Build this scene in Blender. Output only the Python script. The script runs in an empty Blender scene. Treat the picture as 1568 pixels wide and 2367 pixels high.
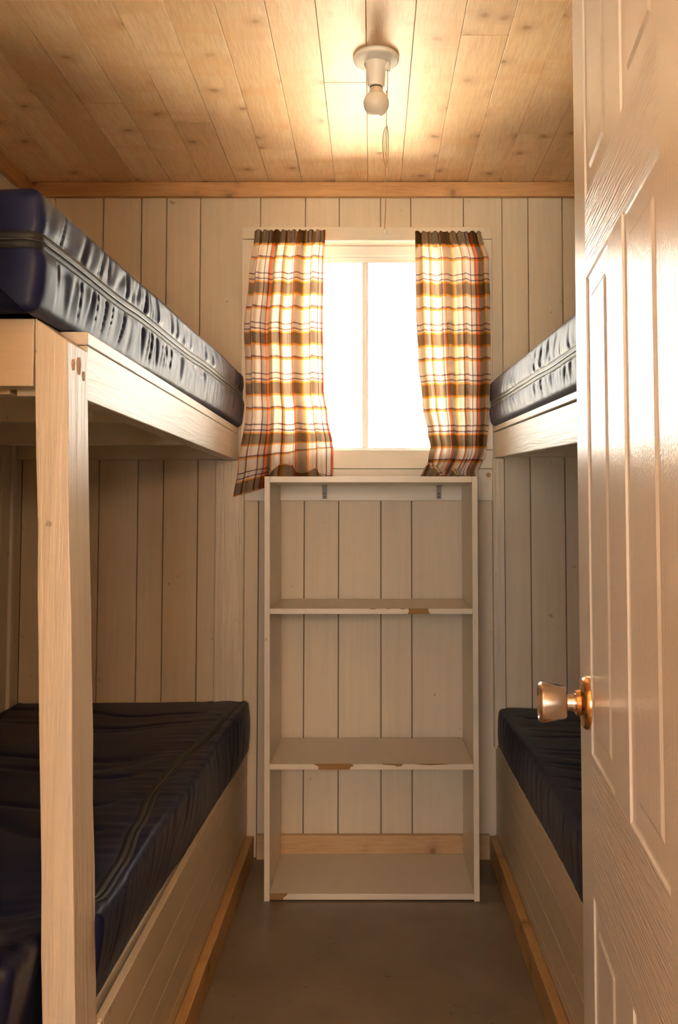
import bpy, bmesh, math, random
from mathutils import Vector, Matrix, noise
R = random.Random(7)
S = bpy.context.scene
COL = S.collection
# ------------------------------------------------------------------ camera, world, sun, exposure
F_PX = 2076.0
cam = bpy.data.cameras.new('camera'); camo = bpy.data.objects.new('camera', cam); COL.objects.link(camo)
camo.location = (0, 0, 1.124); camo.rotation_euler = (math.radians(93), 0, 0)
cam.sensor_width = 36; cam.sensor_fit = 'AUTO'; cam.lens = 36 * F_PX / 2367
cam.shift_x = (784 - 860) / 2367; cam.shift_y = (1078 - 1183.5) / 2367
cam.clip_start = 0.02; S.camera = camo
S.view_settings.view_transform = 'Standard'; S.view_settings.look = 'None'
S.view_settings.gamma = 1; S.view_settings.use_curve_mapping = False
S.view_settings.exposure = 1.5
w = bpy.data.worlds.new('sky'); S.world = w; w.use_nodes = True
w.node_tree.nodes['Background'].inputs[0].default_value = (1.0, 0.94, 0.84, 1)
w.node_tree.nodes['Background'].inputs[1].default_value = 6.5
sun = bpy.data.lights.new('sun', 'SUN'); sun.energy = 265; sun.angle = math.radians(3); sun.color = (1, .95, .86)
so = bpy.data.objects.new('sun', sun); COL.objects.link(so)
so.rotation_euler = Vector((-0.55, 0.04, -0.9)).to_track_quat('-Z', 'Y').to_euler()
# daylight portal in the window opening (guides sampling, gives no light itself)
pl = bpy.data.lights.new('window_portal', 'AREA'); pl.shape = 'RECTANGLE'; pl.size = .70; pl.size_y = .72
pl.cycles.is_portal = True
po = bpy.data.objects.new('window_portal', pl); COL.objects.link(po)
po.location = (-.015, 3.13, 1.69); po.rotation_euler = (math.radians(-90), 0, 0)
p2 = bpy.data.objects.new('hall_portal', pl.copy()); p2.data.size = .70; p2.data.size_y = .90; COL.objects.link(p2)
p2.location = (-.35, -1.47, 1.25); p2.rotation_euler = (math.radians(90), 0, 0)
FILL_LAMP = 14.0  # strength of the fill lamp added behind the camera

# ------------------------------------------------------------------ helpers
def bm_new(): return bmesh.new()
def add_box(bm, x0, x1, y0, y1, z0, z1):
    v = [bm.verts.new((x, y, z)) for z in (z0, z1) for y in (y0, y1) for x in (x0, x1)]
    for f in ((0, 2, 3, 1), (4, 5, 7, 6), (0, 1, 5, 4), (2, 6, 7, 3), (0, 4, 6, 2), (1, 3, 7, 5)):
        bm.faces.new([v[i] for i in f])
    return v
def mesh_from(bm, name, bevel=0.0, seg=2, smooth=False):
    if bevel: bmesh.ops.bevel(bm, geom=list(bm.edges), offset=bevel, segments=seg, profile=.5, affect='EDGES')
    bmesh.ops.recalc_face_normals(bm, faces=bm.faces)
    me = bpy.data.meshes.new(name); bm.to_mesh(me); bm.free()
    if smooth:
        for p in me.polygons: p.use_smooth = True
    return me
def link(name, me, mat=None, parent=None, loc=None):
    o = bpy.data.objects.new(name, me); COL.objects.link(o)
    if mat is not None and me is not None and len(me.materials) == 0: me.materials.append(mat)
    if parent is not None: o.parent = parent
    if loc is not None: o.location = loc
    return o
def box(name, x0, x1, y0, y1, z0, z1, mat, parent=None, bevel=.0015, smooth=False):
    """box whose object origin sits at its own centre so grain follows the piece"""
    c = Vector(((x0 + x1) / 2, (y0 + y1) / 2, (z0 + z1) / 2))
    bm = bm_new(); add_box(bm, x0 - c.x, x1 - c.x, y0 - c.y, y1 - c.y, z0 - c.z, z1 - c.z)
    o = link(name, mesh_from(bm, name, bevel, 2 if bevel else 1), mat, parent, c)
    return o
def empty(name, loc=(0, 0, 0)):
    o = bpy.data.objects.new(name, None); COL.objects.link(o); o.location = loc; o.empty_display_size = .05
    return o
def tag(o, label=None, cat=None, group=None, kind=None):
    if label: o['label'] = label
    if cat: o['category'] = cat
    if group: o['group'] = group
    if kind: o['kind'] = kind
    return o
def keep(parent, child):
    """parent without moving: parents here sit at a plain translation"""
    child.parent = parent; child.location = child.location - parent.location
    return child
def lathe(profile, seg=40, axis='Z'):
    bm = bm_new(); rings = []
    for r, h in profile:
        ring = []
        for i in range(seg):
            a = 2 * math.pi * i / seg
            p = (r * math.cos(a), r * math.sin(a), h) if axis == 'Z' else (r * math.cos(a), h, r * math.sin(a))
            ring.append(bm.verts.new(p))
        rings.append(ring)
    for a, b in zip(rings, rings[1:]):
        for i in range(seg): bm.faces.new((a[i], a[(i + 1) % seg], b[(i + 1) % seg], b[i]))
    bm.faces.new(rings[0]); bm.faces.new(rings[-1])
    return bm
def tube(pts, r, seg=8):
    bm = bm_new(); rings = []; pts = [Vector(p) for p in pts]
    for i, p in enumerate(pts):
        t = (pts[min(i + 1, len(pts) - 1)] - pts[max(i - 1, 0)]).normalized()
        u = t.cross(Vector((0, 1, 0.01))).normalized(); v = t.cross(u)
        rings.append([bm.verts.new(p + r * (math.cos(2 * math.pi * k / seg) * u + math.sin(2 * math.pi * k / seg) * v)) for k in range(seg)])
    for a, b in zip(rings, rings[1:]):
        for i in range(seg): bm.faces.new((a[i], a[(i + 1) % seg], b[(i + 1) % seg], b[i]))
    bm.faces.new(rings[0]); bm.faces.new(rings[-1])
    return bm
def interp(tab, x):
    if x <= tab[0][0]: return tab[0][1]
    for (a, b), (c, d) in zip(tab, tab[1:]):
        if x <= c:
            t = (x - a) / (c - a); t = t * t * (3 - 2 * t); return b + (d - b) * t
    return tab[-1][1]
def lerp(a, b, t): return a + (b - a) * t
def sstep(a, b, x):
    t = max(0, min(1, (x - a) / (b - a))); return t * t * (3 - 2 * t)

# ------------------------------------------------------------------ materials
class M:
    def __init__(s, name, base=(.5, .5, .5), rough=.5, spec=.5, metal=0.0):
        s.m = bpy.data.materials.new(name); s.m.use_nodes = True; s.t = s.m.node_tree; s.n = s.t.nodes
        s.b = s.n['Principled BSDF']; s.out = s.n['Material Output']
        s.b.inputs['Base Color'].default_value = (*base, 1); s.b.inputs['Roughness'].default_value = rough
        s.b.inputs['Specular IOR Level'].default_value = spec; s.b.inputs['Metallic'].default_value = metal
    def node(s, typ, **kw):
        nd = s.n.new(typ)
        for k, v in kw.items():
            if k.startswith('i_'):
                key = k[2:]; key = int(key) if key.isdigit() else key.replace('_', ' ')
                if isinstance(v, bpy.types.NodeSocket): s.t.links.new(v, nd.inputs[key])
                else: nd.inputs[key].default_value = v
            else: setattr(nd, k, v)
        return nd
    def link(s, a, b): s.t.links.new(a, b)
    def coords(s, scale=(1, 1, 1), rand=True):
        tc = s.node('ShaderNodeTexCoord'); src = tc.outputs['Object']
        if rand:
            oi = s.node('ShaderNodeObjectInfo')
            mul = s.node('ShaderNodeVectorMath', operation='SCALE', i_0=(17., 31., 23.), i_Scale=oi.outputs['Random'])
            add = s.node('ShaderNodeVectorMath', operation='ADD', i_0=src, i_1=mul.outputs[0]); src = add.outputs[0]
            s.rand = oi.outputs['Random']
        mp = s.node('ShaderNodeVectorMath', operation='MULTIPLY', i_0=src, i_1=scale)
        return mp.outputs[0]
    def noise(s, vec, scale, detail=4, rough=.5, dist=0.0):
        return s.node('ShaderNodeTexNoise', i_Vector=vec, i_Scale=scale, i_Detail=detail, i_Roughness=rough, i_Distortion=dist).outputs['Fac']
    def ramp(s, fac, stops, interp='LINEAR'):
        nd = s.node('ShaderNodeValToRGB', i_Fac=fac); cr = nd.color_ramp; cr.interpolation = interp
        while len(cr.elements) > 1: cr.elements.remove(cr.elements[-1])
        for i, (p, c) in enumerate(stops):
            e = cr.elements[0] if i == 0 else cr.elements.new(p)
            e.position = p; e.color = (*c, 1) if len(c) == 3 else c
        return nd.outputs[0]
    def mix(s, fac, a, b, mode='MIX'):
        nd = s.node('ShaderNodeMix', data_type='RGBA', blend_type=mode)
        for sock, v in ((0, fac), (6, a), (7, b)):
            if isinstance(v, bpy.types.NodeSocket): s.link(v, nd.inputs[sock])
            else: nd.inputs[sock].default_value = v if sock == 0 else (*v, 1)
        return nd.outputs[2]
    def bump(s, h, strength=.2, dist=.002):
        nd = s.node('ShaderNodeBump', i_Height=h, i_Strength=strength, i_Distance=dist)
        s.link(nd.outputs[0], s.b.inputs['Normal']); return nd
    def color(s, c): s.link(c, s.b.inputs['Base Color'])

def wood(name, pale, mid, dark, axis, knots=True, rough=.5, kscale=1.0, vary=.5, flat=None, cross=False):
    """knotty softwood; axis = direction of the grain"""
    m = M(name, mid, rough, .4)
    g = [14, 14, 14]; g[axis] = 1.0
    v = m.coords(tuple(g)); grain = m.noise(v, 3.0, 6, .6, .6)
    fine = m.noise(v, 16, 3, .6)
    lo = m.noise(m.coords(tuple(.35 if i == axis else 3.5 for i in range(3))), 2.2, 3)
    c = m.ramp(grain, [(.30, mid), (.62, pale)])
    c = m.mix(m.ramp(lo, [(.35, (0, 0, 0)), (.7, (1, 1, 1))]), c, tuple(x * .86 for x in mid))
    c = m.mix(.18, c, m.ramp(fine, [(.35, dark), (.6, pale)]))
    tone = m.ramp(m.rand, [(0, (1 - vary * .34, 1 - vary * .42, 1 - vary * .52)), (.35, (1 - vary * .12, 1 - vary * .16, 1 - vary * .2)), (1, (1, 1, 1))])
    c = m.mix(1.0, c, tone, 'MULTIPLY')
    if cross:   # figure running across the grain
        cv = m.noise(m.coords(tuple(9 if i == axis else 3 for i in range(3))), .9, 3, .55, .8)
        c = m.mix(m.ramp(cv, [(.52, (0, 0, 0)), (.78, (.75, .75, .75))]), c, tuple(a * b for a, b in zip(mid, (.82, .70, .56))))
    if knots:
        sp = m.node('ShaderNodeSeparateXYZ', i_0=m.coords((1, 1, 1)))
        kv = m.node('ShaderNodeCombineXYZ', i_0=m.node('ShaderNodeMath', operation='MULTIPLY', i_0=sp.outputs[{0: 2, 1: 0, 2: 0}[axis] if flat is None else flat], i_1=6.5 * kscale).outputs[0],
                    i_1=m.node('ShaderNodeMath', operation='MULTIPLY', i_0=sp.outputs[axis], i_1=7.0 * kscale).outputs[0]).outputs[0]
        wob = m.node('ShaderNodeTexNoise', i_Vector=kv, i_Scale=2.5, i_Detail=2)
        kv2 = m.node('ShaderNodeVectorMath', operation='MULTIPLY_ADD', i_0=wob.outputs['Color'], i_1=(.18, .18, .0), i_2=kv).outputs[0]
        vor = m.node('ShaderNodeTexVoronoi', voronoi_dimensions='2D', i_Vector=kv2, i_Scale=1.0, i_Randomness=1.0)
        k = m.ramp(vor.outputs['Distance'], [(.0, (.85, .85, .85)), (.05, (.7, .7, .7)), (.09, (.30, .30, .30)), (.26, (0, 0, 0))])
        sel = m.ramp(vor.outputs['Color'], [(.40, (0, 0, 0)), (.5, (1, 1, 1))])
        kk = m.mix(1.0, k, sel, 'MULTIPLY')
        c = m.mix(kk, c, dark)
    m.color(c); m.bump(grain, .15, .001)
    return m.m
def paint(name, base, axis, rough=.45, streak=.5, spec=.5, gscale=1.0, bumpd=.0015, dirt=(.62, .50, .36), bstr=.25):
    m = M(name, base, rough, spec)
    g = [26 * gscale] * 3; g[axis] = 1.2 * gscale
    v = m.coords(tuple(g)); gr = m.noise(v, 2.6, 5, .6, .4)
    blot = m.noise(m.coords((1, 1, 1)), 3.2, 4, .55)
    c = m.ramp(gr, [(.25, tuple(x * (1 - .16 * streak) for x in base)), (.6, base)])
    c = m.mix(m.ramp(blot, [(.5, (0, 0, 0)), (.95, (.5, .5, .5))]), c, tuple(a * b for a, b in zip(base, (.9, .84, .74))))
    spots = m.noise(m.coords((1, 1, 1)), 38, 2, .5)
    c = m.mix(m.ramp(spots, [(.735, (0, 0, 0)), (.77, (.7, .7, .7))]), c, tuple(x * .55 for x in dirt))
    m.color(c); m.bump(gr, bstr, bumpd)
    return m.m

CREAM = (.73, .63, .485)
m_ceil = wood('pine_ceiling', (.96, .72, .46), (.90, .58, .31), (.36, .16, .055), 1, True, .45, vary=.32, cross=True)
m_cedar = wood('cedar_trim', (.58, .33, .14), (.46, .24, .09), (.16, .06, .02), 0, True, .5, vary=.2)
m_cedar_y = wood('cedar_trim_long', (.56, .32, .14), (.46, .25, .10), (.16, .06, .02), 1, True, .5, vary=.2, flat=2)
m_groove_w = M('pine_groove', (.40, .24, .11), .8).m
m_hallw = wood('pine_hall_wall', (.80, .60, .38), (.70, .47, .26), (.24, .11, .04), 2, True, .5, vary=.2)
m_base = wood('pine_baseboard', (.74, .52, .30), (.62, .40, .20), (.22, .10, .04), 0, True, .5, vary=.2)
m_kick = wood('pine_kickboard', (.58, .36, .15), (.48, .27, .09), (.17, .08, .03), 1, True, .45, vary=.2, flat=2)
m_wall = paint('painted_panelling', CREAM, 2, .55)
m_wall_h = paint('painted_panelling_lengthwise', (.65, .54, .38), 1, .45)
m_back = M('panelling_groove', (.23, .17, .11), .8).m
m_trimw = paint('painted_casing', (.76, .70, .60), 0, .4, .3)
m_trimv = paint('painted_casing_upright', (.76, .70, .60), 2, .4, .3)
m_post = paint('painted_post', (.75, .66, .52), 2, .36, 1.0, .4, 1.0, .005, bstr=.55)
m_rail = paint('painted_rail', (.74, .67, .56), 1, .38, .8, .42, 1.0, .004, bstr=.5)
m_railx = paint('painted_crosspiece', (.74, .63, .47), 0, .4, .5, .5, 1.0, .002)
m_shelf = paint('shelf_laminate', (.74, .66, .54), 2, .33, .2, .5, .8, .0004, bstr=.1)
m_chip = wood('bare_chipboard', (.42, .25, .10), (.33, .18, .06), (.15, .07, .02), 0, False, .8)
m_chip2 = M('bare_wood', (.50, .34, .20), .7).m
m_vinyl = M('window_vinyl', (.88, .88, .87), .35).m
m_cord = M('cord_fibre', (.42, .25, .12), .7).m
m_bead = M('white_plastic', (.85, .84, .82), .3).m
m_porc = M('porcelain', (.82, .80, .76), .22).m
m_bulbneck = M('bulb_collar', (.66, .52, .40), .4).m
m_bulb = M('frosted_bulb', (.72, .66, .58), .25).m
m_dark = M('dark_metal', (.06, .05, .045), .45, .5, .6).m
m_steel = M('galvanised_steel', (.16, .14, .12), .5, .5, .6).m
m_brass = M('brass', (.72, .40, .16), .22, .5, 1.0).m
m_knob = M('satin_nickel', (.70, .60, .50), .27, .5, 1.0).m

mf = M('painted_floor', (.20, .155, .11), .36, .5)
fv = mf.coords((1, 1, 1), False)
n1 = mf.noise(fv, 5, 5, .6); n2 = mf.noise(fv, 60, 2, .5)
fc = mf.ramp(n1, [(.3, (.165, .125, .085)), (.7, (.225, .175, .125))])
fc = mf.mix(mf.ramp(n2, [(.70, (0, 0, 0)), (.76, (.8, .8, .8))]), fc, (.09, .06, .04))
mf.color(fc); mf.bump(n1, .08, .002); m_floor = mf.m

def fabric(name, base, rough, sheen):
    m = M(name, base, rough, .22)
    m.b.inputs['Sheen Weight'].default_value = sheen; m.b.inputs['Sheen Roughness'].default_value = .35
    m.b.inputs['Sheen Tint'].default_value = (.75, .78, .9, 1)
    v = m.coords((1, 1, 1), False); n = m.noise(v, 700, 2, .5); big = m.noise(v, 9, 3)
    m.color(m.mix(m.ramp(big, [(.3, (0, 0, 0)), (.8, (1, 1, 1))]), base, tuple(x * 1.25 for x in base)))
    m.bump(n, .12, .0004); return m.m
m_navy = fabric('navy_nylon', (.0062, .0085, .036), .45, .02)
m_tape = fabric('zipper_tape', (.020, .020, .019), .5, .01)
m_teeth = M('zipper_coil', (.03, .03, .03), .35).m

# ------------------------------------------------------------------ room shell
CEIL = 2.243; XL, XR, YB, YF = -1.17, 1.12, 3.0, .645
floor = tag(box('floor', -1.6, 1.6, -1.5, 3.1, -.05, 0, m_floor, None, 0), 'grey brown painted plywood floor between the beds', 'floor', kind='structure')
ceiling = tag(box('ceiling', -1.6, 1.6, -1.5, 3.12, CEIL + .012, CEIL + .10, m_groove_w, None, 0), 'knotty pine tongue and groove ceiling', 'ceiling', kind='structure')
PW = .1113
def plank_mesh(L):
    bm = bm_new(); add_box(bm, -PW / 2 + .0004, PW / 2 - .0004, -L / 2, L / 2, -.008, .008)
    return mesh_from(bm, 'ceiling_plank', .0012, 2)
x = -.0134 - PW * 11
cache = {}
i = 0
while x < 1.30:
    cuts = {8: [2.71], 10: [2.28], 11: [2.735], 13: [2.05], 4: [2.40], 6: [2.52], 15: [2.6], 2: [2.1]}.get(i, [])
    ys = [-1.45] + cuts + [3.0]
    for a, b in zip(ys, ys[1:]):
        L = round(b - a - .0015, 4)
        if L not in cache: cache[L] = plank_mesh(L)
        o = link('plank', cache[L], m_ceil)
        o.location = (x + PW / 2, (a + b) / 2, CEIL + .008 + R.uniform(0, .0015)); keep(ceiling, o)
    x += PW; i += 1

# back wall: backing with window hole + random-width panelling boards
HX0, HX1, HZ0, HZ1 = -.37, .335, 1.325, 2.055
bm = bm_new()
add_box(bm, -1.6, HX0, 3.01, 3.10, 0, CEIL + .05); add_box(bm, HX1, 1.6, 3.01, 3.10, 0, CEIL + .05)
add_box(bm, HX0, HX1, 3.01, 3.10, 0, HZ0); add_box(bm, HX0, HX1, 3.01, 3.10, HZ1, CEIL + .05)
wall_back = tag(link('wall_back', mesh_from(bm, 'wall_back'), m_back), 'white painted vertical panelling behind the window and shelf', 'wall', kind='structure')
edges = [-1.17, -1.075, -.912, -.782, -.697, -.582, -.378, -.2255, -.111, .030, .1325, .3115, .4415, .530, .646, .76, .84, .95, 1.03, 1.12]
def board(name, boxes, mat, parent, bevel=.0012):
    xs = [v for b in boxes for v in b[:2]]; ys = [v for b in boxes for v in b[2:4]]; zs = [v for b in boxes for v in b[4:]]
    c = Vector(((min(xs) + max(xs)) / 2, (min(ys) + max(ys)) / 2, (min(zs) + max(zs)) / 2))
    bm = bm_new()
    for b in boxes: add_box(bm, b[0] - c.x, b[1] - c.x, b[2] - c.y, b[3] - c.y, b[4] - c.z, b[5] - c.z)
    o = link(name, mesh_from(bm, name, bevel, 1), mat, None, c); keep(parent, o); return o
G = .0016
for a, b in zip(edges, edges[1:]):
    a += G; b -= G; y0, y1 = 3.0 + R.uniform(0, .0008), 3.012
    if b < HX0 or a > HX1: board('board', [(a, b, y0, y1, 0, CEIL)], m_wall, wall_back)
    elif a > HX0 - .01 and b < HX1:
        a2 = max(a, HX0)
        board('board', [(a, b, y0, y1, HZ1, CEIL)], m_wall, wall_back); board('board', [(a, b, y0, y1, 0, HZ0)], m_wall, wall_back)
    else:
        board('board', [(a, b, y0, y1, HZ1, CEIL), (a, b, y0, y1, 0, HZ0), (HX1, b, y0, y1, HZ0, HZ1)], m_wall, wall_back, 0)
# side walls
for side, X, s in (('left', XL, -1), ('right', XR, 1)):
    wl = tag(box('wall_' + side, min(X + s * .012, X + s * .10), max(X + s * .012, X + s * .10), YF - .1, 3.1, 0, CEIL + .05, m_back, None, 0),
             'white painted vertical panelling along the %s beds' % ('tall post' if side == 'left' else 'door side'), 'wall', kind='structure')
    y = YF
    rr = random.Random(3 if side == 'left' else 4)
    while y < 2.98:
        y2 = min(3.0, y + rr.choice((.085, .12, .15, .2)))
        if 3.0 - y2 < .05: y2 = 3.0
        board('board', [(min(X, X + s * .013), max(X, X + s * .013), y + G, y2 - G, 0, CEIL)], m_wall, wl); y = y2
# slim corner batten on the far left corner
tag(box('trim_4', XL, XL + .012, 2.90, 2.925, 0, CEIL - .05, m_trimv, None, .002), 'slim painted batten on the panelling beside the far corner', 'trim', kind='structure')
# front wall with the doorway the picture is taken through
bm = bm_new()
add_box(bm, -1.6, -.42, YF - .10, YF, 0, CEIL + .05); add_box(bm, .262, 1.6, YF - .10, YF, 0, CEIL + .05); add_box(bm, -.42, .262, YF - .10, YF, 2.03, CEIL + .05)
tag(link('wall_front', mesh_from(bm, 'wall_front'), m_wall), 'painted wall around the doorway into the bunk room', 'wall', kind='structure')
# hall behind the camera; its rear opening is added and sized for daylight fill
bm = bm_new()
add_box(bm, -1.6, -.70, -1.5, -1.4, 0, CEIL + .05); add_box(bm, .0, 1.6, -1.5, -1.4, 0, CEIL + .05); add_box(bm, -.70, .0, -1.5, -1.4, 1.7, CEIL + .05); add_box(bm, -.70, .0, -1.5, -1.4, 0, .80)
tag(link('wall_hall_rear', mesh_from(bm, 'wall_hall_rear'), m_hallw), 'pine wall of the unseen hall around an opening added for daylight fill', 'wall', kind='structure')
for nm, b in (('wall_hall_left', (-1.6, -1.5, -1.4, YF - .1)), ('wall_hall_right', (1.5, 1.6, -1.4, YF - .1))):
    tag(box(nm, *b, 0, CEIL + .05, m_hallw, None, 0), 'pine wall of the hall outside the doorway', 'wall', kind='structure')
hl = tag(empty('hall_fill_lamp', (.38, -1.40, 1.52)), 'round lamp added on the unseen rear hall wall for warm fill', 'lamp')  # added out of view, throws warm fill through the doorway onto post, door and ceiling
lbp = link('fill_lamp_base', mesh_from(lathe([(.05, 0), (.05, .012), (.02, .018), (.018, .075)], 32, 'Y'), 'fill_lamp_base', 0, 1, True), m_porc, hl)
gm = M('fill_lamp_glass', (.9, .8, .65), .4); gm.b.inputs['Emission Color'].default_value = (1, .68, .42, 1); gm.b.inputs['Emission Strength'].default_value = FILL_LAMP * 2.6
gp = [(.11 * math.sin(math.pi * (k + .15) / 12.3), -.11 * math.cos(math.pi * (k + .15) / 12.3)) for k in range(13)]
lg = link('fill_lamp_globe', mesh_from(lathe(gp, 32), 'fill_lamp_globe', 0, 1, True), gm.m, hl); lg.location = (0, .17, 0)

# ceiling trims, baseboard
tag(box('trim_1', XL, XR, 2.978, 3.0, 2.193, CEIL, m_cedar, None, .003), 'orange cedar strip where the far wall meets the ceiling', 'trim', kind='structure')
tag(box('trim_2', XL, XL + .022, YF, 2.978, 2.193, CEIL, m_cedar_y, None, .003), 'orange cedar strip along the ceiling above the tall post bunk', 'trim', kind='structure')
tag(box('trim_3', XR - .022, XR, YF, 2.978, 2.193, CEIL, m_cedar_y, None, .003), 'orange cedar strip along the ceiling above the door side bunk', 'trim', kind='structure')
tag(box('baseboard_back', -.375, .385, 2.979, 3.0, 0, .078, m_base, None, .002), 'knotty raw pine baseboard behind the open shelf', 'baseboard', kind='structure')

# ------------------------------------------------------------------ window
win = tag(empty('window_1', (-.017, 3.0, 1.33)), 'white sliding window with a slim centre mullion and painted board casing', 'window', kind='structure')
def wb(name, *a, mat=m_trimw, bevel=.0015):
    return keep(win, box(name, *a, mat, None, bevel))
wb('casing_board', -.437, .404, 2.982, 3.001, 2.048, 2.089)                      # head
wb('casing_board', -.437, HX0 + .012, 2.982, 3.001, 1.336, 2.046, mat=m_trimv)
wb('casing_board', HX1 - .012, .404, 2.982, 3.001, 1.336, 2.046, mat=m_trimv)
wb('casing_board', -.437, .404, 2.980, 3.001, 1.273, 1.3345)
ap = wb('apron_board', -.428, .402, 2.984, 3.001, 1.166, 1.2715)
k = keep(win, link('plug', mesh_from(lathe([(.0065, -.0014), (.0078, -.0006), (.0078, .003)], 16, 'Y'), 'plug'), M('pine_plug', (.45, .25, .09), .6).m, None, Vector((.388, 2.984, 1.2515))))
wb('jamb', HX0, HX0 + .014, 2.984, 3.10, HZ0, HZ1, mat=m_trimv); wb('jamb', HX1 - .014, HX1, 2.984, 3.10, HZ0, HZ1, mat=m_trimv)
wb('jamb', HX0 + .014, HX1 - .014, 2.984, 3.10, HZ1 - .012, HZ1); wb('window_sill', HX0 + .014, HX1 - .014, 2.984, 3.10, HZ0, HZ0 + .010)
fx0, fx1, fz0, fz1 = HX0 + .014, HX1 - .014, HZ0 + .010, HZ1 - .012
Yw = 3.045
wb('frame_rail', fx0, fx1, Yw, Yw + .05, fz1 - .036, fz1, mat=m_vinyl, bevel=.003); wb('frame_rail', fx0, fx1, Yw, Yw + .05, fz0, fz0 + .012, mat=m_vinyl, bevel=.003)
wb('frame_stile', fx0, fx0 + .03, Yw, Yw + .05, fz0 + .012, fz1 - .036, mat=m_vinyl, bevel=.003); wb('frame_stile', fx1 - .03, fx1, Yw, Yw + .05, fz0 + .012, fz1 - .036, mat=m_vinyl, bevel=.003)
wb('sash_rail', fx0 + .03, fx1 - .03, Yw + .012, Yw + .035, fz1 - .056, fz1 - .036, mat=m_vinyl, bevel=.003)
wb('mullion', -.0335, -.0195, Yw + .004, Yw + .034, fz0 + .012, fz1 - .056, mat=m_vinyl, bevel=.003)
wb('mullion', -.0195, -.0115, Yw + .014, Yw + .04, fz0 + .012, fz1 - .056, mat=m_vinyl, bevel=.002)
mg = M('window_glass'); mg.n.remove(mg.b)
tr = mg.node('ShaderNodeBsdfTransparent', i_Color=(.95, .96, .95, 1)); gl = mg.node('ShaderNodeBsdfGlossy', i_Roughness=.02)
fr = mg.node('ShaderNodeFresnel', i_IOR=1.35); ms = mg.node('ShaderNodeMixShader', i_0=fr.outputs[0], i_1=tr.outputs[0], i_2=gl.outputs[0]); mg.link(ms.outputs[0], mg.out.inputs[0])
wb('pane', fx0 + .02, -.0265, Yw + .018, Yw + .021, fz0 + .006, fz1 - .05, mat=mg.m, bevel=0)
wb('pane', -.0265, fx1 - .02, Yw + .026, Yw + .029, fz0 + .006, fz1 - .05, mat=mg.m, bevel=0)

# ------------------------------------------------------------------ outside
gmat = M('pale_dry_ground', (.62, .54, .42), .9); gmat.color(gmat.ramp(gmat.noise(gmat.coords((1, 1, 1), False), 1.2, 6), [(.3, (.52, .46, .34)), (.7, (.70, .62, .50))]))
bm = bm_new(); add_box(bm, -30, 30, -20, 60, -.45, -.35)
tag(link('ground', mesh_from(bm, 'ground'), gmat.m), 'pale sunlit ground outside the window', 'ground', kind='structure')
bark = M('pale_bark', (.42, .36, .30), .9).m
leafm = M('leaf', (.28, .34, .14), .5).m
tree = tag(empty('tree', (-.95, 9.0, -.36)), 'leafy sapling standing outside beyond the window glass', 'tree')
link('trunk', mesh_from(tube([(0, 0, 0), (.03, 0, 1.0), (-.02, .02, 2.0), (.05, 0, 3.0)], .035), 'trunk', 0, 1, True), bark, tree)
bm = bm_new(); rt = random.Random(11)
for k in range(300):
    p = Vector((rt.gauss(.1, .42), rt.gauss(0, .4), rt.uniform(1.3, 3.3))); d = Vector((rt.uniform(-1, 1), rt.uniform(-1, 1), rt.uniform(-.6, .6))).normalized()
    e = d.cross(Vector((rt.uniform(-1, 1), rt.uniform(-1, 1), 1))).normalized(); L = rt.uniform(.04, .07)
    vs = [bm.verts.new(p), bm.verts.new(p + d * L * .5 + e * L * .3), bm.verts.new(p + d * L), bm.verts.new(p + d * L * .5 - e * L * .3)]; bm.faces.new(vs)
tag(link('foliage', mesh_from(bm, 'foliage'), leafm, tree), kind='stuff')

# ------------------------------------------------------------------ bunk beds
def leaning_post(name, xa, xb, ya, yb, zt, lean, parent, mat, top=None):
    """square post; xa..xb at the top, shifted by lean at the floor; top=(z_left,z_right) sawn at a slant"""
    bm = bm_new(); zl, zr = top or (zt, zt); n = 14; rings = []
    rn = random.Random(5)
    for i in range(n + 1):
        t = i / n; dx = lean * (1 - t); j = [rn.uniform(-.0008, .0008) for _ in range(4)] if 0 < i < n else [0] * 4
        zz = [zl * t, zr * t, zr * t, zl * t]
        rings.append([bm.verts.new((X + dx + j[q], Y + j[q], z)) for q, (X, Y, z) in enumerate(((xa, ya, zz[0]), (xb, ya, zz[1]), (xb, yb, zz[2]), (xa, yb, zz[3])))])
    for a, b in zip(rings, rings[1:]):
        for q in range(4): bm.faces.new((a[q], a[(q + 1) % 4], b[(q + 1) % 4], b[q]))
    bm.faces.new(rings[0]); bm.faces.new(rings[-1])
    o = link(name, mesh_from(bm, name, .0016, 2), mat, None, Vector((0, 0, 0))); keep(parent, o); return o

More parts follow.
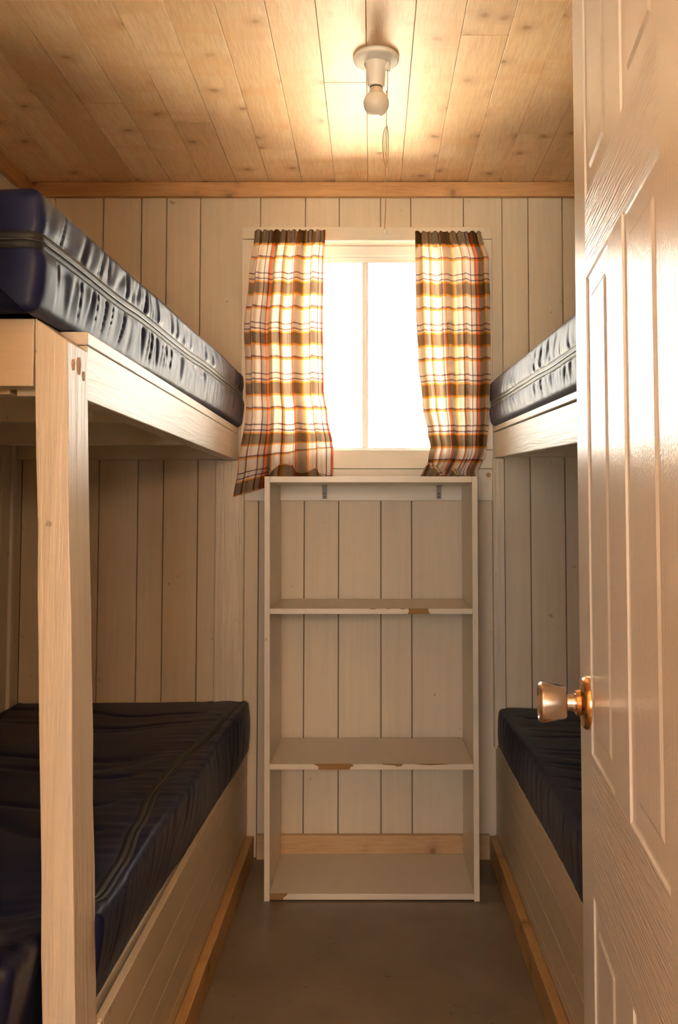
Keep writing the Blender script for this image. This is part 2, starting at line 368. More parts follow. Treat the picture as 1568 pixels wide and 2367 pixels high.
def lower_box(bed, s, X, zt, y0, xw, plat):
    """painted front panel of lengthwise boards, cap strip, pine kick board and the platform behind it"""
    def bb(name, xa, xb, *a, mat, bevel=.001): return keep(bed, box(name, min(xa, xb), max(xa, xb), *a, mat, None, bevel))
    zs = [.0, .105, .185, .275, zt]
    for a, b in zip(zs, zs[1:]): bb('panel_board', X, X - s * .014, y0, 2.995, a + .0006, b - .0006, mat=m_wall_h)
    bm = bm_new(); vs = []
    for z in (zt - .05, zt + .003):
        for yy, d in ((y0, .024), ((y0 + 2.3) / 2, .0185), (2.3, .015), (2.995, .0145)): vs.append([bm.verts.new((X - s * d, yy, z)), bm.verts.new((X - s * (d + .018), yy, z))])
    for k in range(3):
        a_, b_, c_, d_ = vs[k], vs[k + 1], vs[k + 4], vs[k + 5]
        bm.faces.new((a_[0], b_[0], d_[0], c_[0])); bm.faces.new((a_[1], c_[1], d_[1], b_[1])); bm.faces.new((c_[0], d_[0], d_[1], c_[1])); bm.faces.new((a_[0], a_[1], b_[1], b_[0]))
    bm.faces.new((vs[0][0], vs[0][1], vs[4][1], vs[4][0])); bm.faces.new((vs[3][0], vs[3][1], vs[7][1], vs[7][0]))
    keep(bed, link('panel_cap', mesh_from(bm, 'panel_cap'), m_rail, None, Vector((0, 0, 0))))
    bb('kick_board', X + s * .024, X + s * .0005, y0 + .02, 2.978, .002, .076, mat=m_kick, bevel=.002)
    bb('platform', X - s * .016, xw, y0, 2.995, plat - .015, plat, mat=m_railx)
    bb('end_panel', X - s * .0005, xw, y0 - .014, y0 - .0005, .002, zt, mat=m_railx)

# left: upright post bunk
bedL = tag(empty('bunk_bed', (-.80, 2.1, 0)), 'cream painted built-in bunk with a tall slant-topped post', 'bunk bed', 'built-in bunk beds')
def lb(name, *a, mat=m_rail, bevel=.002): return keep(bedL, box(name, *a, mat, None, bevel))
leaning_post('post', -.493, -.4455, 1.30, 1.395, 1.416, .042, bedL, m_post, (1.410, 1.376))
for (yy, zz, rr) in ((1.327, 1.345, .0038), (1.352, 1.347, .0062), (1.374, 1.335, .0034)):
    pc_ = keep(bedL, link('paint_chip', mesh_from(lathe([(rr * .6, .0012), (rr, .0006), (rr, -.002)], 12), 'paint_chip'), m_chip2, None, Vector((-.4437, yy, zz)))); pc_.rotation_euler = (0, math.radians(90), 0); pc_.scale = (2.2, 1, 1)
lb('side_rail', -.484, -.4465, 1.396, 2.992, 1.300, 1.387)
lb('end_board', XL + .002, -.4955, 1.305, 1.343, 1.310, 1.410, mat=m_railx)
lb('deck', XL + .002, -.4462, 1.3965, 2.992, 1.388, 1.409, mat=m_rail)
for yj in (1.735, 2.32, 2.952): lb('joist', XL + .002, -.486, yj, yj + .038, 1.302, 1.3875, mat=m_railx)
lb('slat_end', -.62, -.545, 1.344, 1.40, 1.303, 1.316, mat=m_railx); lb('slat_end', -.535, -.505, 1.344, 1.41, 1.300, 1.312, mat=m_railx)
lb('wall_post', -.516, -.4225, 2.962, 2.999, .34, 1.2995, mat=m_post)
lower_box(bedL, 1, -.4087, .357, 1.41, XL + .002, .340)
# right: bunk sagging toward its near end
bedR = tag(empty('bunk_bed', (.75, 3.0, 0)), 'cream painted built-in bunk half hidden behind the open door', 'bunk bed', 'built-in bunk beds')
up = empty('upper_bunk', (.75, 3.0, 1.31)); TILT = math.radians(2.2)
def rb(name, *a, mat=m_rail, bevel=.002): return keep(bedR, box(name, *a, mat, None, bevel))
def rtilt(o):
    """tip a piece of the sagging upper berth about the far wall line"""
    T = Matrix.Translation((0, 2.995, 1.31)) @ Matrix.Rotation(TILT, 4, 'X') @ Matrix.Translation((0, -2.995, -1.31))
    off = Vector(o.parent.location) if o.parent else Vector((0, 0, 0))
    Mw = T @ Matrix.Translation(Vector(o.location) + off)
    o.location = Mw.to_translation() - off; o.rotation_euler = Mw.to_euler()
bpy.data.objects.remove(up)
for o in (rb('side_rail', .4085, .446, 1.32, 2.985, 1.310, 1.394),
          rb('deck', .404, XR - .004, 1.33, 2.985, 1.3965, 1.413),
          rb('joist', .448, XR - .004, 1.40, 1.438, 1.312, 1.395, mat=m_railx),
          rb('joist', .448, XR - .004, 2.1, 2.138, 1.312, 1.395, mat=m_railx), rb('joist', .448, XR - .004, 2.945, 2.983, 1.312, 1.395, mat=m_railx)):
    rtilt(o)
rb('wall_post', .4, .437, 2.962, 2.999, .36, 1.306, mat=m_post)
rb('post', .409, .456, 1.275, 1.318, .002, 1.33, mat=m_post)
for (yy, zz) in ((2.62, 1.365), (2.62, 1.345), (2.56, 1.372), (2.53, 1.375), (2.56, 1.352)):
    nb = keep(bedR, link('nail', mesh_from(lathe([(.0022, 0), (.0026, .0012), (.0026, .003)], 8), 'nail'), m_steel, None, Vector((.4085, yy, zz)))); nb.rotation_euler = (0, math.radians(90), 0); rtilt(nb); nb.rotation_euler = (0, math.radians(90), 0)
lower_box(bedR, -1, .4073, .372, 1.32, XR - .002, .345)

# ------------------------------------------------------------------ mattresses
def mattress(label, group_i, s, Xn, Xf, xw, y0, y1, z0, z1, seed, zip_h=None, zip_top=None, amp=.006, topamp=.004, tilt=False, rough_near=0.0, squeeze=0.0, under=0.0):
    """s=+1 when the aisle side faces +X. Xn/Xf: aisle face X at the near/far end. xw: wall side X."""
    root = tag(empty('mattress', ((Xf + xw) / 2, (y0 + y1) / 2, z0)), label, 'mattress', 'navy mattresses on the bunks')
    H_ = z1 - z0; r = .016
    def zipx(y): return interp(zip_top, y) if zip_top else None
    # cross section loop, parametrised by (q: 0 = aisle face, 1 = wall face), (h: 0..1)
    loop = []
    def arc(cx, cz, a0, a1, n, base):
        for k in range(n):
            a = lerp(a0, a1, k / n); loop.append((cx, cz, r * math.cos(a), r * math.sin(a), math.cos(a), math.sin(a)))
    # corner centres given as (side flag, height offset): side 0 aisle, 1 wall
    nS, nT = 34, 56
    for k in range(nS): loop.append((0, lerp(r, H_ - r, k / nS), 1, 0))          # aisle face going up
    for k in range(7): a = math.pi / 2 * k / 7; loop.append((0, H_ - r + r * math.sin(a), math.cos(a), math.sin(a), r * (1 - math.cos(a))))
    for k in range(nT): loop.append(('t', k / nT, 0, 1))
    for k in range(5): a = math.pi / 2 * k / 5; loop.append((1, H_ - r + r * math.cos(a), -math.sin(a), math.cos(a), r * (1 - math.sin(a))))
    for k in range(6): loop.append((1, lerp(H_ - r, r, k / 6), -1, 0))
    for k in range(5): a = math.pi / 2 * k / 5; loop.append((1, r - r * math.sin(a), -math.cos(a), -math.sin(a), r * (1 - math.cos(a))))
    for k in range(10): loop.append(('b', k / 10, 0, -1))
    for k in range(7): a = math.pi / 2 * k / 7; loop.append((0, r - r * math.cos(a), math.sin(a), -math.cos(a), r * (1 - math.sin(a))))
    M_ = 300; re = .016
    def N(a, b, c=0): return noise.noise(Vector((a, b, c + seed * 7.3)))
    def point(e, y, inset, cap):
        ax = lerp(Xn, Xf, (y - y0) / (y1 - y0)) - s * inset; wx = xw + s * inset
        ax += s * .006 * N(y * 2.1, 3.1)
        if squeeze: ax -= s * squeeze * (1 - sstep(1.372, 1.398, y))
        if e[0] == 't' or e[0] == 'b':
            X = lerp(ax - s * r, wx + s * r, e[1]); Z = (H_ - inset) if e[0] == 't' else inset
        else:
            ins = e[4] if len(e) > 4 else 0
            X = ax - s * ins if e[0] == 0 else wx + s * ins; Z = e[1]
            Z = inset + (H_ - 2 * inset) * Z / H_
        nx, nz = e[2] * s, e[3]; h = Z / H_
        if under and e[0] == 0: X -= s * under * (1 - h) * (1 - sstep(1.4, 2.9, y))
        d = 0.0
        wS = max(0, nx * s) ** 2; wT = max(0, nz) ** 2
        if wS > 0:
            bulge = .007 * (1 - (2 * h - 1) ** 2)
            zz = zip_h if zip_h else 1.3
            dist = abs(h - zz)
            t = y * 25 + 1.8 * N(y * 2.6, h * 1.2, 4) + (h - zz) * 3.5 * N(y * 1.7, 9.2)
            n1 = N(t, h * .9); n2 = N(t * 2.1 + 5, h * 1.6, 2)
            fold = .62 * n1 + .3 * n2 - .55 * max(0, 1 - abs(n1) * 5) ** 1.5
            env = (.35 + .9 * math.exp(-dist * 3.2)) * sstep(0, .25, h) * sstep(0, .18, 1 - h + .03)
            if zip_h: env *= sstep(.05, .13, dist)
            dS = bulge + amp * fold * env
            if zip_h: dS -= .005 * math.exp(-(dist / .1) ** 2)
            d += wS * dS
        if wT > 0:
            u = abs(X - ax)
            dz = -.010 * sstep(.0, .35, u) + .006 * N(X * 3, y * 2.2, 8)
            k2 = 1.0
            if zip_top:
                dx = X - zipx(y); ad = abs(dx)
                t = y * 17 + 1.2 * N(y * 3, X * 2, 1)
                pk = N(t * 2.2, X * 4, 3); dz += topamp * pk * math.exp(-ad / .06) * sstep(.008, .02, ad)
                t2 = y * 8 + X * 1.3 + N(X * 3, y * 1.5, 5); cr = N(t2, X * 1.1, 6)
                dz += topamp * 1.3 * (cr * .6 - max(0, 1 - abs(cr) * 6) ** 2) * sstep(.03, .12, ad)
                dz -= .004 * math.exp(-(dx / .016) ** 2)
                dz += rough_near * math.exp(-((y - y0) / .16) ** 2) * (.6 + N(X * 9, y * 7, 2)) * 1.2
            else:
                t2 = y * 10 + X * 1.5 + N(X * 3, y * 1.5, 5); cr = N(t2, X * 1.4, 6)
                dz += topamp * (cr * .6 - max(0, 1 - abs(cr) * 6) ** 2) * sstep(.01, .07, u)
            d += wT * dz
        if cap: d *= .4
        return Vector((X + nx * d, y, z0 + Z + nz * d))
    bm = bm_new(); rings = []
    ysq = []
    for k in (.6, .3, .12): ysq.append((y0, re + k * H_ * .5, True))
    for k in range(7): a = math.pi / 2 * k / 6; ysq.append((y0 + re * (1 - math.sin(a)), re * (1 - math.sin(a + 0) if False else (1 - math.cos(math.pi / 2 - a))), False))
    ysq = [(y0, H_ * .40, True), (y0, H_ * .25, True), (y0 - .002, re + .012, True)]
    for k in range(7):
        a = math.pi / 2 * k / 6; ysq.append((y0 + re * (1 - math.cos(math.pi / 2 - a)) if False else y0 + re * (1 - math.cos(a)) , re * (1 - math.sin(a)), False))
    for k in range(1, M_): ysq.append((lerp(y0 + re, y1 - re, k / M_), 0.0, False))
    for k in range(7): a = math.pi / 2 * k / 6; ysq.append((y1 - re * (1 - math.sin(a)) if False else y1 - re + re * math.sin(a), re * (1 - math.cos(a)), False))
    ysq.append((y1, H_ * .40, True))
    for (y, ins, cap) in ysq: rings.append([bm.verts.new(point(e, y, ins, cap) - root.location) for e in loop])
    n = len(loop)
    for a, b in zip(rings, rings[1:]):
        for q in range(n): bm.faces.new((a[q], a[(q + 1) % n], b[(q + 1) % n], b[q]))
    bm.faces.new(rings[0]); bm.faces.new(rings[-1])
    cover = link('cover', mesh_from(bm, 'cover', 0, 1, True), m_navy, root)
    # zipper tape with a coil down its middle
    P = []
    if zip_h:
        zz = z0 + zip_h * H_
        ex = lerp(Xn, Xf, 0) - s * re
        K = 160
        def off(y): return s * (.007 * (1 - (2 * zip_h - 1) ** 2) - .005 + .006 * N(y * 2.1, 3.1) + .0022)
        for k in range(24): P.append((Vector((lerp(xw + s * .05, ex, k / 24), y0 - .0045, zz)), Vector((0, -1, 0)), Vector((0, 0, 1))))
        for k in range(8):
            a = math.pi / 2 * k / 8; P.append((Vector((ex + s * (re + abs(off(y0)) * k / 8) * math.sin(a), y0 - .0045 * (1 - k / 8) + re * (1 - math.cos(a)), zz)), Vector((s * math.sin(a), -math.cos(a), 0)), Vector((0, 0, 1))))
        for k in range(K + 1):
            y = lerp(y0 + re, y1 - .03, k / K); P.append((Vector((lerp(Xn, Xf, (y - y0) / (y1 - y0)) + off(y), y, zz + .004 * N(y * 4, 1))), Vector((s, 0, 0)), Vector((0, 0, 1))))
        wd = .0125
    elif zip_top:
        K = 140
        for k in range(K + 1):
            y = lerp(1.41, y1 - .05, k / K); xz = zipx(y)
            ax = lerp(Xn, Xf, (y - y0) / (y1 - y0)) + s * .006 * N(y * 2.1, 3.1); u = abs(xz - ax)
            dz = -.010 * sstep(0, .35, u) + .006 * N(xz * 3, y * 2.2, 8) - .004 + rough_near * math.exp(-((y - y0) / .16) ** 2) * (.6 + N(xz * 9, y * 7, 2)) * 1.2
            P.append((Vector((xz, y, z1 + dz + .0032)), Vector((0, 0, 1)), Vector((1, 0, 0))))
        wd = .013
    if P:
        bm = bm_new(); prev = None
        for i, (p, nn, wv) in enumerate(P):
            if zip_top:
                tt = (P[min(i + 1, len(P) - 1)][0] - P[max(i - 1, 0)][0]).normalized(); wv = tt.cross(nn).normalized()
            row = [bm.verts.new(p - root.location + wv * (wd * f) + nn * g) for f, g in ((-1, -.004), (-.96, 0), (-.25, .0006), (-.14, -.0008), (.14, -.0008), (.25, .0006), (.96, 0), (1, -.004))]
            if prev:
                for q in range(len(row) - 1): bm.faces.new((prev[q], prev[q + 1], row[q + 1], row[q]))
            prev = row
        zo = link('zipper', mesh_from(bm, 'zipper', 0, 1, True), m_tape, root)
        link('zipper_coil', mesh_from(tube([p - root.location + nn * .0002 for p, nn, wv in P], .0016, 6), 'zipper_coil', 0, 1, True), m_teeth, zo)
    if tilt:
        Mw = Matrix.Translation((0, 2.995, 1.31)) @ Matrix.Rotation(TILT, 4, 'X') @ Matrix.Translation((0, -2.995, -1.31)) @ Matrix.Translation(root.location)
        root.location = Mw.to_translation(); root.rotation_euler = Mw.to_euler()
    return root
mattress('navy mattress with a lengthwise side zipper, on the upper berth above the tall post', 0, 1, -.474, -.428, XL + .01, 1.255, 2.985, 1.4095, 1.592, 1, zip_h=.56, amp=.009)
mattress('navy mattress with a zipper curving across its top, on the lower berth behind the post', 0, 1, -.408, -.408, XL + .01, 1.20, 2.985, .34, .515, 2, amp=.006, topamp=.005, rough_near=.03, squeeze=.064, under=.036,
         zip_top=[(1.2, -.53), (1.30, -.50), (1.40, -.465), (1.47, -.435), (1.6, -.437), (1.78, -.457), (2.02, -.480), (2.26, -.478), (2.6, -.448), (3.0, -.43)])
mattress('navy mattress with a side zipper, on the upper berth on the door side', 0, -1, .398, .396, XR - .01, 1.30, 2.985, 1.4135, 1.567, 3, zip_h=.47, amp=.008, tilt=True)
mattress('navy mattress without any zipper showing, on the lower berth below the doorknob', 0, -1, .414, .416, XR - .01, 1.30, 2.985, .345, .492, 4, amp=.005, topamp=.004)

# ------------------------------------------------------------------ open shelf
sh = tag(empty('bookshelf', (0, 2.82, 0)), 'white chipped laminate open bookshelf with four levels below the window', 'bookshelf')
SY0, SY1, SH = 2.667, 2.975, 1.234
def sb(name, *a, mat=m_shelf, bevel=.0008): return keep(sh, box(name, *a, mat, None, bevel))
def lean_panel(name, xt, xb, th):
    bm = bm_new(); vs = [bm.verts.new(p) for p in ((xb, SY0, 0), (xb + th, SY0, 0), (xb + th, SY1, 0), (xb, SY1, 0), (xt, SY0, SH), (xt + th, SY0, SH), (xt + th, SY1, SH), (xt, SY1, SH))]
    for f in ((0, 3, 2, 1), (4, 5, 6, 7), (0, 1, 5, 4), (1, 2, 6, 5), (2, 3, 7, 6), (3, 0, 4, 7)): bm.faces.new([vs[i] for i in f])
    return keep(sh, link(name, mesh_from(bm, name, .0008, 2), m_shelf, None, Vector((0, 0, 0))))
lean_panel('side_panel', -.3195, -.3130, .0165); lean_panel('side_panel', .2975, .2965, .0165)
sb('top_panel', -.3025, .297, SY0 + .001, SY1, SH - .018, SH)
s1 = sb('shelf', -.301, .297, SY0 + .002, SY1, .8275, .8435); s2 = sb('shelf', -.299, .2965, SY0 + .002, SY1, .3755, .3915)
bp = sb('bottom_panel', -.2968, .2966, SY0 + .002, SY1, .004, .0205)
def chip(par, pts, name='chip'):
    """ragged patch where the edge band has broken off, 0.6 mm proud of the core"""
    bm = bm_new(); y = SY0 + .0014
    f = [bm.verts.new((px, y, pz)) for px, pz in pts]; b = [bm.verts.new((px, y + .004, pz)) for px, pz in pts]
    bm.faces.new(f); bm.faces.new(b[::-1])
    for i in range(len(f)): j = (i + 1) % len(f); bm.faces.new((f[i], b[i], b[j], f[j]))
    o = link(name, mesh_from(bm, name), m_chip, None, Vector((0, 0, 0)))
    o.parent = par; o.location = -(Vector(par.location) + Vector(sh.location)); o['label'] = 'bare brown chipboard where the white edge is torn'
    return o
chip(s1, [(.108, .8435), (.166, .8435), (.168, .836), (.173, .8278), (.106, .8278), (.109, .834)])
chip(s1, [(-.008, .8437), (.014, .8437), (.010, .8418), (-.004, .8414)]); chip(s1, [(.04, .8437), (.056, .8437), (.05, .842)]); chip(s1, [(.082, .8437), (.10, .8437), (.097, .8415), (.088, .8418)])
chip(s2, [(-.170, .3917), (-.058, .3917), (-.053, .387), (-.062, .383), (-.066, .376), (-.158, .376), (-.155, .383), (-.163, .388)])
chip(s2, [(.03, .3917), (.09, .3917), (.088, .386), (.075, .384), (.066, .388), (.035, .3895)]); chip(s2, [(.125, .3917), (.225, .3917), (.20, .390), (.17, .3885), (.15, .390)])
chip(bp, [(-.2968, .0206), (-.245, .0206), (-.249, .015), (-.256, .011), (-.258, .0045), (-.2968, .0045)])
for xb in (-.1565, .2225):
    bm = bm_new(); add_box(bm, xb - .008, xb + .008, 2.935, 2.979, SH - .0205, SH - .018); add_box(bm, xb - .008, xb + .008, 2.9765, 2.979, SH - .062, SH - .018)
    br = keep(sh, link('angle_bracket', mesh_from(bm, 'angle_bracket'), m_steel, None, Vector((0, 0, 0))))
    for zz in (.045, .055): link('screw', mesh_from(lathe([(.001, -.0015), (.003, -.001), (.0034, 0)], 10, 'Y'), 'screw'), m_dark, br, Vector((xb, 2.9765, SH - zz)))

# ------------------------------------------------------------------ curtains
mc = M('plaid_cloth', (.8, .8, .8), .9, .1)
WHITE, BROWN, YEL, ORG, PUR = (.95, .91, .87), (.33, .24, .15), (.95, .50, .06), (.92, .22, .02), (.30, .20, .24)
def stripes(first):
    return [(0.0, BROWN), (.215, YEL), (.255, WHITE), (.465, PUR), (.50, YEL), (.535, WHITE), (.80, PUR), (.825, WHITE), (.91, PUR), (.935, WHITE if not first else ORG), (.968, YEL if not first else ORG)]
uvn = mc.node('ShaderNodeUVMap'); sep = mc.node('ShaderNodeSeparateXYZ', i_0=uvn.outputs[0])
def fr_(sock): return mc.node('ShaderNodeMath', operation='FRACT', i_0=mc.node('ShaderNodeMath', operation='DIVIDE', i_0=sock, i_1=.168).outputs[0]).outputs[0]
ca = mc.ramp(fr_(sep.outputs[0]), stripes(True), 'CONSTANT'); cb = mc.ramp(fr_(sep.outputs[1]), stripes(False), 'CONSTANT')
weave = mc.noise(mc.coords((1, 1, 1), False), 900, 1)
pc = mc.mix(1.0, ca, cb, 'MULTIPLY')
pc = mc.mix(.45, pc, mc.mix(.5, ca, cb))
mc.n.remove(mc.b)
gam = mc.node('ShaderNodeGamma', i_Color=pc, i_Gamma=.75)
gam2 = mc.node('ShaderNodeGamma', i_Color=pc, i_Gamma=1.5)
df = mc.node('ShaderNodeBsdfDiffuse', i_Color=gam2.outputs[0]); tl = mc.node('ShaderNodeBsdfTranslucent', i_Color=gam.outputs[0])
mx = mc.node('ShaderNodeMixShader', i_0=.40, i_1=df.outputs[0], i_2=tl.outputs[0]); mc.link(mx.outputs[0], mc.out.inputs[0])
m_plaid = mc.m
def curtain(label, left, right, ztop, zbot, u0, width, hang, nf, seed, hemlift=0.0, bumps=(.52, .80), ybase=2.944):
    """left/right: (z, X) outlines; hang(X): 1 where the hem rests on the shelf top, 0 where it hangs free"""
    root = tag(empty('curtain', ((left[0][1] + right[0][1]) / 2, ybase, ztop)), label, 'curtain', 'plaid curtains')
    NU, NV = 96, 150; Ltot = ztop - zbot
    def N(a, b): return noise.noise(Vector((a, b, seed * 3.7)))
    L_ = sorted(left); R_ = sorted(right)
    bm = bm_new(); uvl = bm.loops.layers.uv.new('UVMap'); g = []; uvs = {}
    for j in range(NV + 1):
        v = Ltot * j / NV; z = ztop - v; row = []
        for i in range(NU + 1):
            t = i / NU
            tt = t + .018 * math.sin(2 * math.pi * nf * t + 1) * sstep(0, .1, t) * sstep(0, .1, 1 - t)
            X = lerp(interp(L_, z), interp(R_, z), tt)
            ph = 2 * math.pi * (nf * t + .10 * N(t * 2, v * 2.2)) + seed
            A = lerp(.006, .013, sstep(0, .25, v))
            Y = ybase + A * math.sin(ph) + .5 * A * math.sin(2.3 * ph + 1.3 + 2 * v) + .006 * N(t * 6, v * 7)
            if v < .042: Y = ybase + .006 * math.sin(ph * 2.0) + .004 * math.sin(ph * 5 + 1)
            Z = z + .0035 * math.sin(ph * 1.0) * (1 - sstep(0, .05, v)) + .004 * N(t * 5, v * 3) * sstep(.1, .5, v)
            hg = hang(X)
            Z += hemlift * max(0, X + .455) * sstep(.75, 1, j / NV)
            rest = 1.2375
            if hg > 0 and z < rest + .03:
                e = rest + .03 - z      # cloth length lying along the shelf top
                a = min(1, e / .03)
                lift = (.046 * math.exp(-((t - bumps[0]) / .13) ** 2) + .030 * math.exp(-((t - bumps[1]) / .09) ** 2)) * (1 + .5 * N(t * 9, 2.2)) * math.sin(min(1, e / .08) * math.pi)
                Zr = rest + .03 * (1 - a) ** 1.6 + lift + .001
                Yr = Y - (e * .9) * (.6 + .4 * N(t * 5, 1.7)) - .004
                Xr = X + .35 * e * N(t * 3.3, 6.1)
                X, Y, Z = lerp(X, Xr, hg), lerp(Y, Yr, hg), lerp(Z, max(Zr, rest), hg)
            Y = min(Y, 2.958)
            vert = bm.verts.new(Vector((X, Y, Z)) - root.location); row.append(vert); uvs[vert] = (u0 + t * width, v - .002)
        g.append(row)
    for j in range(NV):
        for i in range(NU):
            f = bm.faces.new((g[j][i], g[j][i + 1], g[j + 1][i + 1], g[j + 1][i])); f.smooth = True
            for lp in f.loops: lp[uvl].uv = uvs[lp.vert]
    me = bpy.data.meshes.new('cloth'); bm.to_mesh(me); bm.free()
    o = link('cloth', me, m_plaid, root)
    so_ = o.modifiers.new('thick', 'SOLIDIFY'); so_.thickness = .0012; so_.offset = 0
    # gathered header: a second layer of the same cloth folded over
    bm = bm_new(); uvl = bm.loops.layers.uv.new('UVMap'); g = []; uvs = {}
    for j in range(6):
        v = .040 * j / 5; row = []
        for i in range(NU + 1):
            t = i / NU; z = ztop - v; X = lerp(interp(L_, z), interp(R_, z), t); ph = 2 * math.pi * (nf * t + .10 * N(t * 2, v * 2.2)) + seed
            Y = ybase + .006 * math.sin(ph * 2.0) + .004 * math.sin(ph * 5 + 1) - .006 * math.sin(math.pi * min(1, .15 + j / 5))
            vert = bm.verts.new(Vector((X, Y, z + .004 + .003 * math.sin(ph * 3) * (1 - j / 5))) - root.location); row.append(vert); uvs[vert] = (u0 + t * width, v * .8)
        g.append(row)
    for j in range(5):
        for i in range(NU):
            f = bm.faces.new((g[j][i], g[j][i + 1], g[j + 1][i + 1], g[j + 1][i])); f.smooth = True
            for lp in f.loops: lp[uvl].uv = uvs[lp.vert]
    me = bpy.data.meshes.new('header'); bm.to_mesh(me); bm.free()
    hd = link('header', me, m_plaid, root); so_ = hd.modifiers.new('thick', 'SOLIDIFY'); so_.thickness = .0012
    return root
curtain('plaid curtain whose corner hangs down past the edge of the bookshelf',
        [(2.06, -.391), (1.907, -.4087), (1.733, -.424), (1.604, -.418), (1.46, -.4154), (1.275, -.4396), (1.17, -.455)],
        [(2.053, -.1553), (1.965, -.1608), (1.79, -.1631), (1.632, -.1613), (1.532, -.1595), (1.446, -.1465), (1.346, -.1306), (1.28, -.1276), (1.17, -.135)],
        2.06, 1.178, .041, .46, lambda X: sstep(-.345, -.318, X), 4.0, 1, .3)
curtain('plaid curtain bunched sideways on the bookshelf beside the door side bunk',
        [(2.055, .1438), (1.965, .145), (1.791, .1474), (1.632, .1541), (1.489, .168), (1.389, .1847), (1.346, .1931), (1.30, .186), (1.25, .165), (1.17, .13)],
        [(2.055, .362), (1.965, .3876), (1.82, .3923), (1.60, .3922), (1.46, .387), (1.332, .376), (1.254, .3445), (1.17, .31)],
        2.055, 1.185, .168, .40, lambda X: 1.0, 3.6, 2, 0.0, (.22, .66))

# ------------------------------------------------------------------ ceiling light with pull cord
lt = tag(empty('ceiling_light', (.0106, 2.15, CEIL)), 'porcelain lampholder with a bare unlit bulb and a pull cord', 'ceiling light')
link('canopy', mesh_from(lathe([(.030, -.018), (.036, -.015), (.050, -.0125), (.0555, -.010), (.0568, -.006), (.0568, 0)], 48), 'canopy', 0, 1, True), m_porc, lt)
sk = link('socket', mesh_from(lathe([(.016, -.076), (.0195, -.0765), (.0205, -.073), (.0225, -.05), (.0245, -.030), (.030, -.020), (.030, -.014)], 40), 'socket', 0, 1, True), m_porc, lt)
link('socket_rim', mesh_from(lathe([(.0135, -.079), (.0165, -.079), (.0165, -.075), (.0135, -.075)], 32), 'socket_rim', 0, 1, True), m_dark, sk)
hs = link('switch_housing', mesh_from(lathe([(.006, -.040), (.0085, -.038), (.0085, -.012)], 20), 'switch_housing', 0, 1, True), m_porc, lt); hs.location = (.026, -.006, 0)
bpf = [(max(.001, .0315 * math.sin(math.pi * k / 16)), -.1165 - .0315 * math.cos(math.pi * k / 16)) for k in range(13)] + [(.0205, -.0935)]
bl = link('bulb', mesh_from(lathe(bpf, 40), 'bulb', 0, 1, True), m_bulb, lt)
link('bulb_collar', mesh_from(lathe([(.0208, -.096), (.0185, -.091), (.0165, -.084), (.0155, -.0775)], 40), 'bulb_collar', 0, 1, True), m_bulbneck, bl)
cx0, cy0 = .0275, -.012
cp = []
for k in range(30):
    t = k / 29; z = lerp(-.036, -.436, t); cp.append((cx0 - .0065 * t + .0008 * math.sin(t * 17), cy0, z))
cord = link('pull_cord', mesh_from(tube(cp, .0011, 6), 'pull_cord', 0, 1, True), m_cord, lt)
lp = []
for k in range(25):
    a = 2 * math.pi * k / 24; z = -.232 + .050 * math.cos(a); lp.append((cx0 - .0035 + .0065 * math.sin(a) * (1 + .35 * math.cos(a + .6)), cy0 - .002, z))
link('cord_loop', mesh_from(tube(lp, .0012, 6), 'cord_loop', 0, 1, True), m_cord, cord)
link('cord_tail', mesh_from(tube([(cx0 - .005, cy0 - .002, -.19), (cx0 - .007, cy0 - .003, -.235), (cx0 - .003, cy0 - .003, -.262), (cx0 + .001, cy0 - .003, -.292)], .0009, 6), 'cord_tail', 0, 1, True), m_cord, cord)
for zk in (-.094, -.182):
    kn = link('cord_knot', mesh_from(lathe([(.0005, -.006), (.0024, -.003), (.0026, 0), (.0016, .004), (.0004, .006)], 10), 'cord_knot', 0, 1, True), m_cord, cord); kn.location = (cx0 - .0015, cy0, zk)
bd = link('cord_bead', mesh_from(lathe([(.0008, -.006), (.0038, -.0045), (.0052, 0), (.0036, .005), (.0012, .008)], 16), 'cord_bead', 0, 1, True), m_bead, cord); bd.location = (cx0 - .0065, cy0, -.440)

# ------------------------------------------------------------------ door
md = M('door_paint', (.72, .66, .58), .26, .5)
dv = md.coords((90, 90, 3.2), False); g1 = md.noise(dv, 3.0, 3, .6); orange = md.noise(md.coords((1, 1, 1), False), 260, 2, .5)
hsum = md.node('ShaderNodeMath', operation='ADD', i_0=g1, i_1=md.node('ShaderNodeMath', operation='MULTIPLY', i_0=orange, i_1=.5).outputs[0]).outputs[0]
md.bump(hsum, .3, .0016)
md2 = M('door_paint_cross_grain', (.72, .66, .58), .26, .5)
g2 = md2.noise(md2.coords((3.2, 90, 90), False), 3.0, 3, .6); md2.bump(g2, .8, .003)
ang = math.atan2(1, .094)
door = tag(empty('door_1', (.1695 + .094 * .655, .655, .008)), 'glossy white six panel embossed door standing open', 'door', kind='structure')
door.rotation_euler = (0, 0, ang)
DW, DH = .598, 1.985
panels = [(u0, u1, v0, v1) for u0, u1 in ((.078, .246), (.331, .499)) for v0, v1 in ((.19, .637), (.812, 1.421), (1.524, 1.86))]
prof = [(0, 0), (.0022, -.0022), (.005, -.0028), (.029, -.0026), (.0345, -.0006)]
us = {0, DW}; vs_ = {0, DH}
for u0, u1, v0, v1 in panels:
    for d, _ in prof: us |= {round(u0 + d, 4), round(u1 - d, 4)}; vs_ |= {round(v0 + d, 4), round(v1 - d, 4)}
us = sorted(us); vs_ = sorted(vs_)
def dh(u, v):
    for u0, u1, v0, v1 in panels:
        d = min(u - u0, u1 - u, v - v0, v1 - v)
        if d > 0:
            for (a, b), (c, e) in zip(prof, prof[1:]):
                if d <= c: return b + (e - b) * (d - a) / (c - a)
            return prof[-1][1]
    return 0.0
bm = bm_new()
gv = [[bm.verts.new((u, dh(u, v), v)) for v in vs_] for u in us]
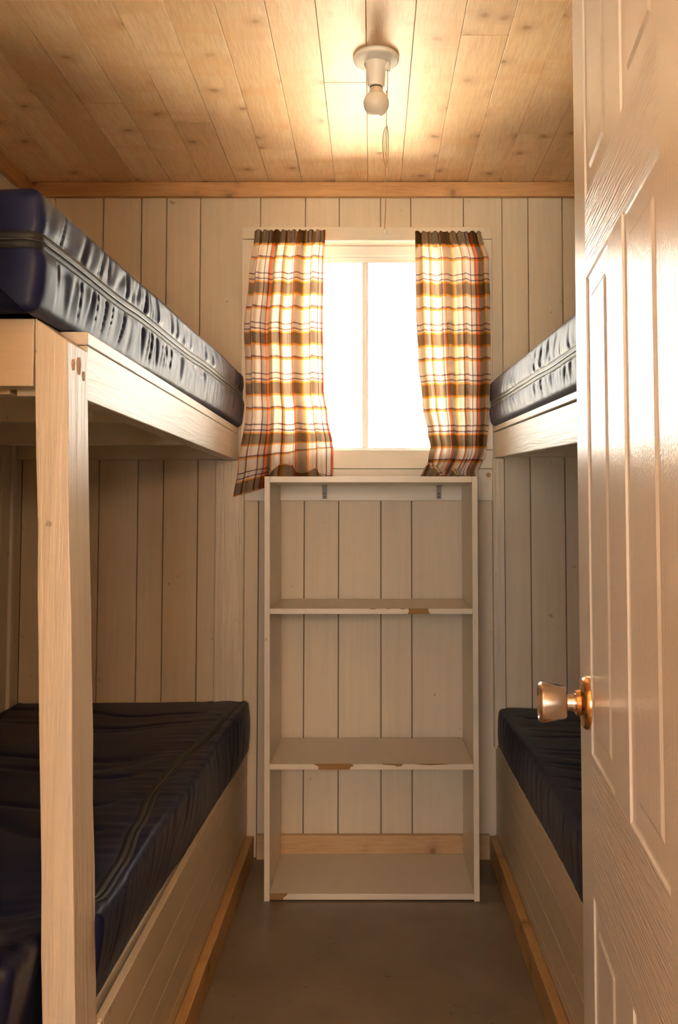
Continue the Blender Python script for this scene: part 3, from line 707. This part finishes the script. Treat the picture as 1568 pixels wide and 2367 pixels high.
for i in range(len(us) - 1):
    for j in range(len(vs_) - 1):
        f = bm.faces.new((gv[i][j], gv[i][j + 1], gv[i + 1][j + 1], gv[i + 1][j]))
        um, vm = (us[i] + us[i + 1]) / 2, (vs_[j] + vs_[j + 1]) / 2
        inp = any(p[0] < um < p[1] and p[2] < vm < p[3] for p in panels)
        rail = not inp and .078 < um < .499
        mid = .246 < um < .331 and any(p[2] < vm < p[3] for p in panels)
        f.material_index = 1 if rail and not mid else 0
bk = [[bm.verts.new((u, -.040, v)) for v in (0, DH)] for u in (0, DW)]
bm.faces.new((bk[0][0], bk[1][0], bk[1][1], bk[0][1]))
bm.faces.new([gv[i][0] for i in range(len(us))] + [bk[1][0], bk[0][0]]); bm.faces.new([gv[i][-1] for i in range(len(us))] + [bk[1][1], bk[0][1]])
bm.faces.new([gv[0][j] for j in range(len(vs_))] + [bk[0][1], bk[0][0]]); bm.faces.new([gv[-1][j] for j in range(len(vs_))] + [bk[1][1], bk[1][0]])
bmesh.ops.recalc_face_normals(bm, faces=bm.faces)
me = bpy.data.meshes.new('door_leaf'); bm.to_mesh(me); bm.free(); me.materials.append(md.m); me.materials.append(md2.m)
leaf = link('door_leaf', me, None, door)
kp = (.525, 0, .871)
rose = link('knob_rose', mesh_from(lathe([(.034, -.0005), (.034, .0035), (.031, .0075), (.022, .0095), (.017, .0105), (.0155, .016), (.0140, .0165), (.006, .0165)], 48, 'Y'), 'knob_rose', 0, 1, True), m_brass, door); rose.location = kp; rose['label'] = 'round brass rose behind the knob'
nk = link('knob_neck', mesh_from(lathe([(.0105, .014), (.0118, .018), (.0105, .022), (.0105, .030)], 32, 'Y'), 'knob_neck', 0, 1, True), m_knob, door); nk.location = kp
kb = link('door_knob', mesh_from(lathe([(.011, .0285), (.0195, .0285), (.0213, .0305), (.0237, .042), (.0262, .0585), (.0260, .0605), (.0235, .0635), (.0205, .0638), (.0185, .0600), (.010, .0585), (.002, .058)], 48, 'Y'), 'door_knob', 0, 1, True), m_knob, door); kb.location = kp; kb['label'] = 'flared satin metal doorknob'
for o_ in (rose, nk, kb):
    for p in o_.data.polygons: p.use_smooth = True
    o_.modifiers.new('edges', 'EDGE_SPLIT').split_angle = math.radians(38)
for zz in (.22, 1.0, 1.75):
    hg = link('hinge', mesh_from(lathe([(.006, -.045), (.006, .045)], 14), 'hinge', 0, 1, True), m_steel, door); hg.location = (-.005, .004, zz)
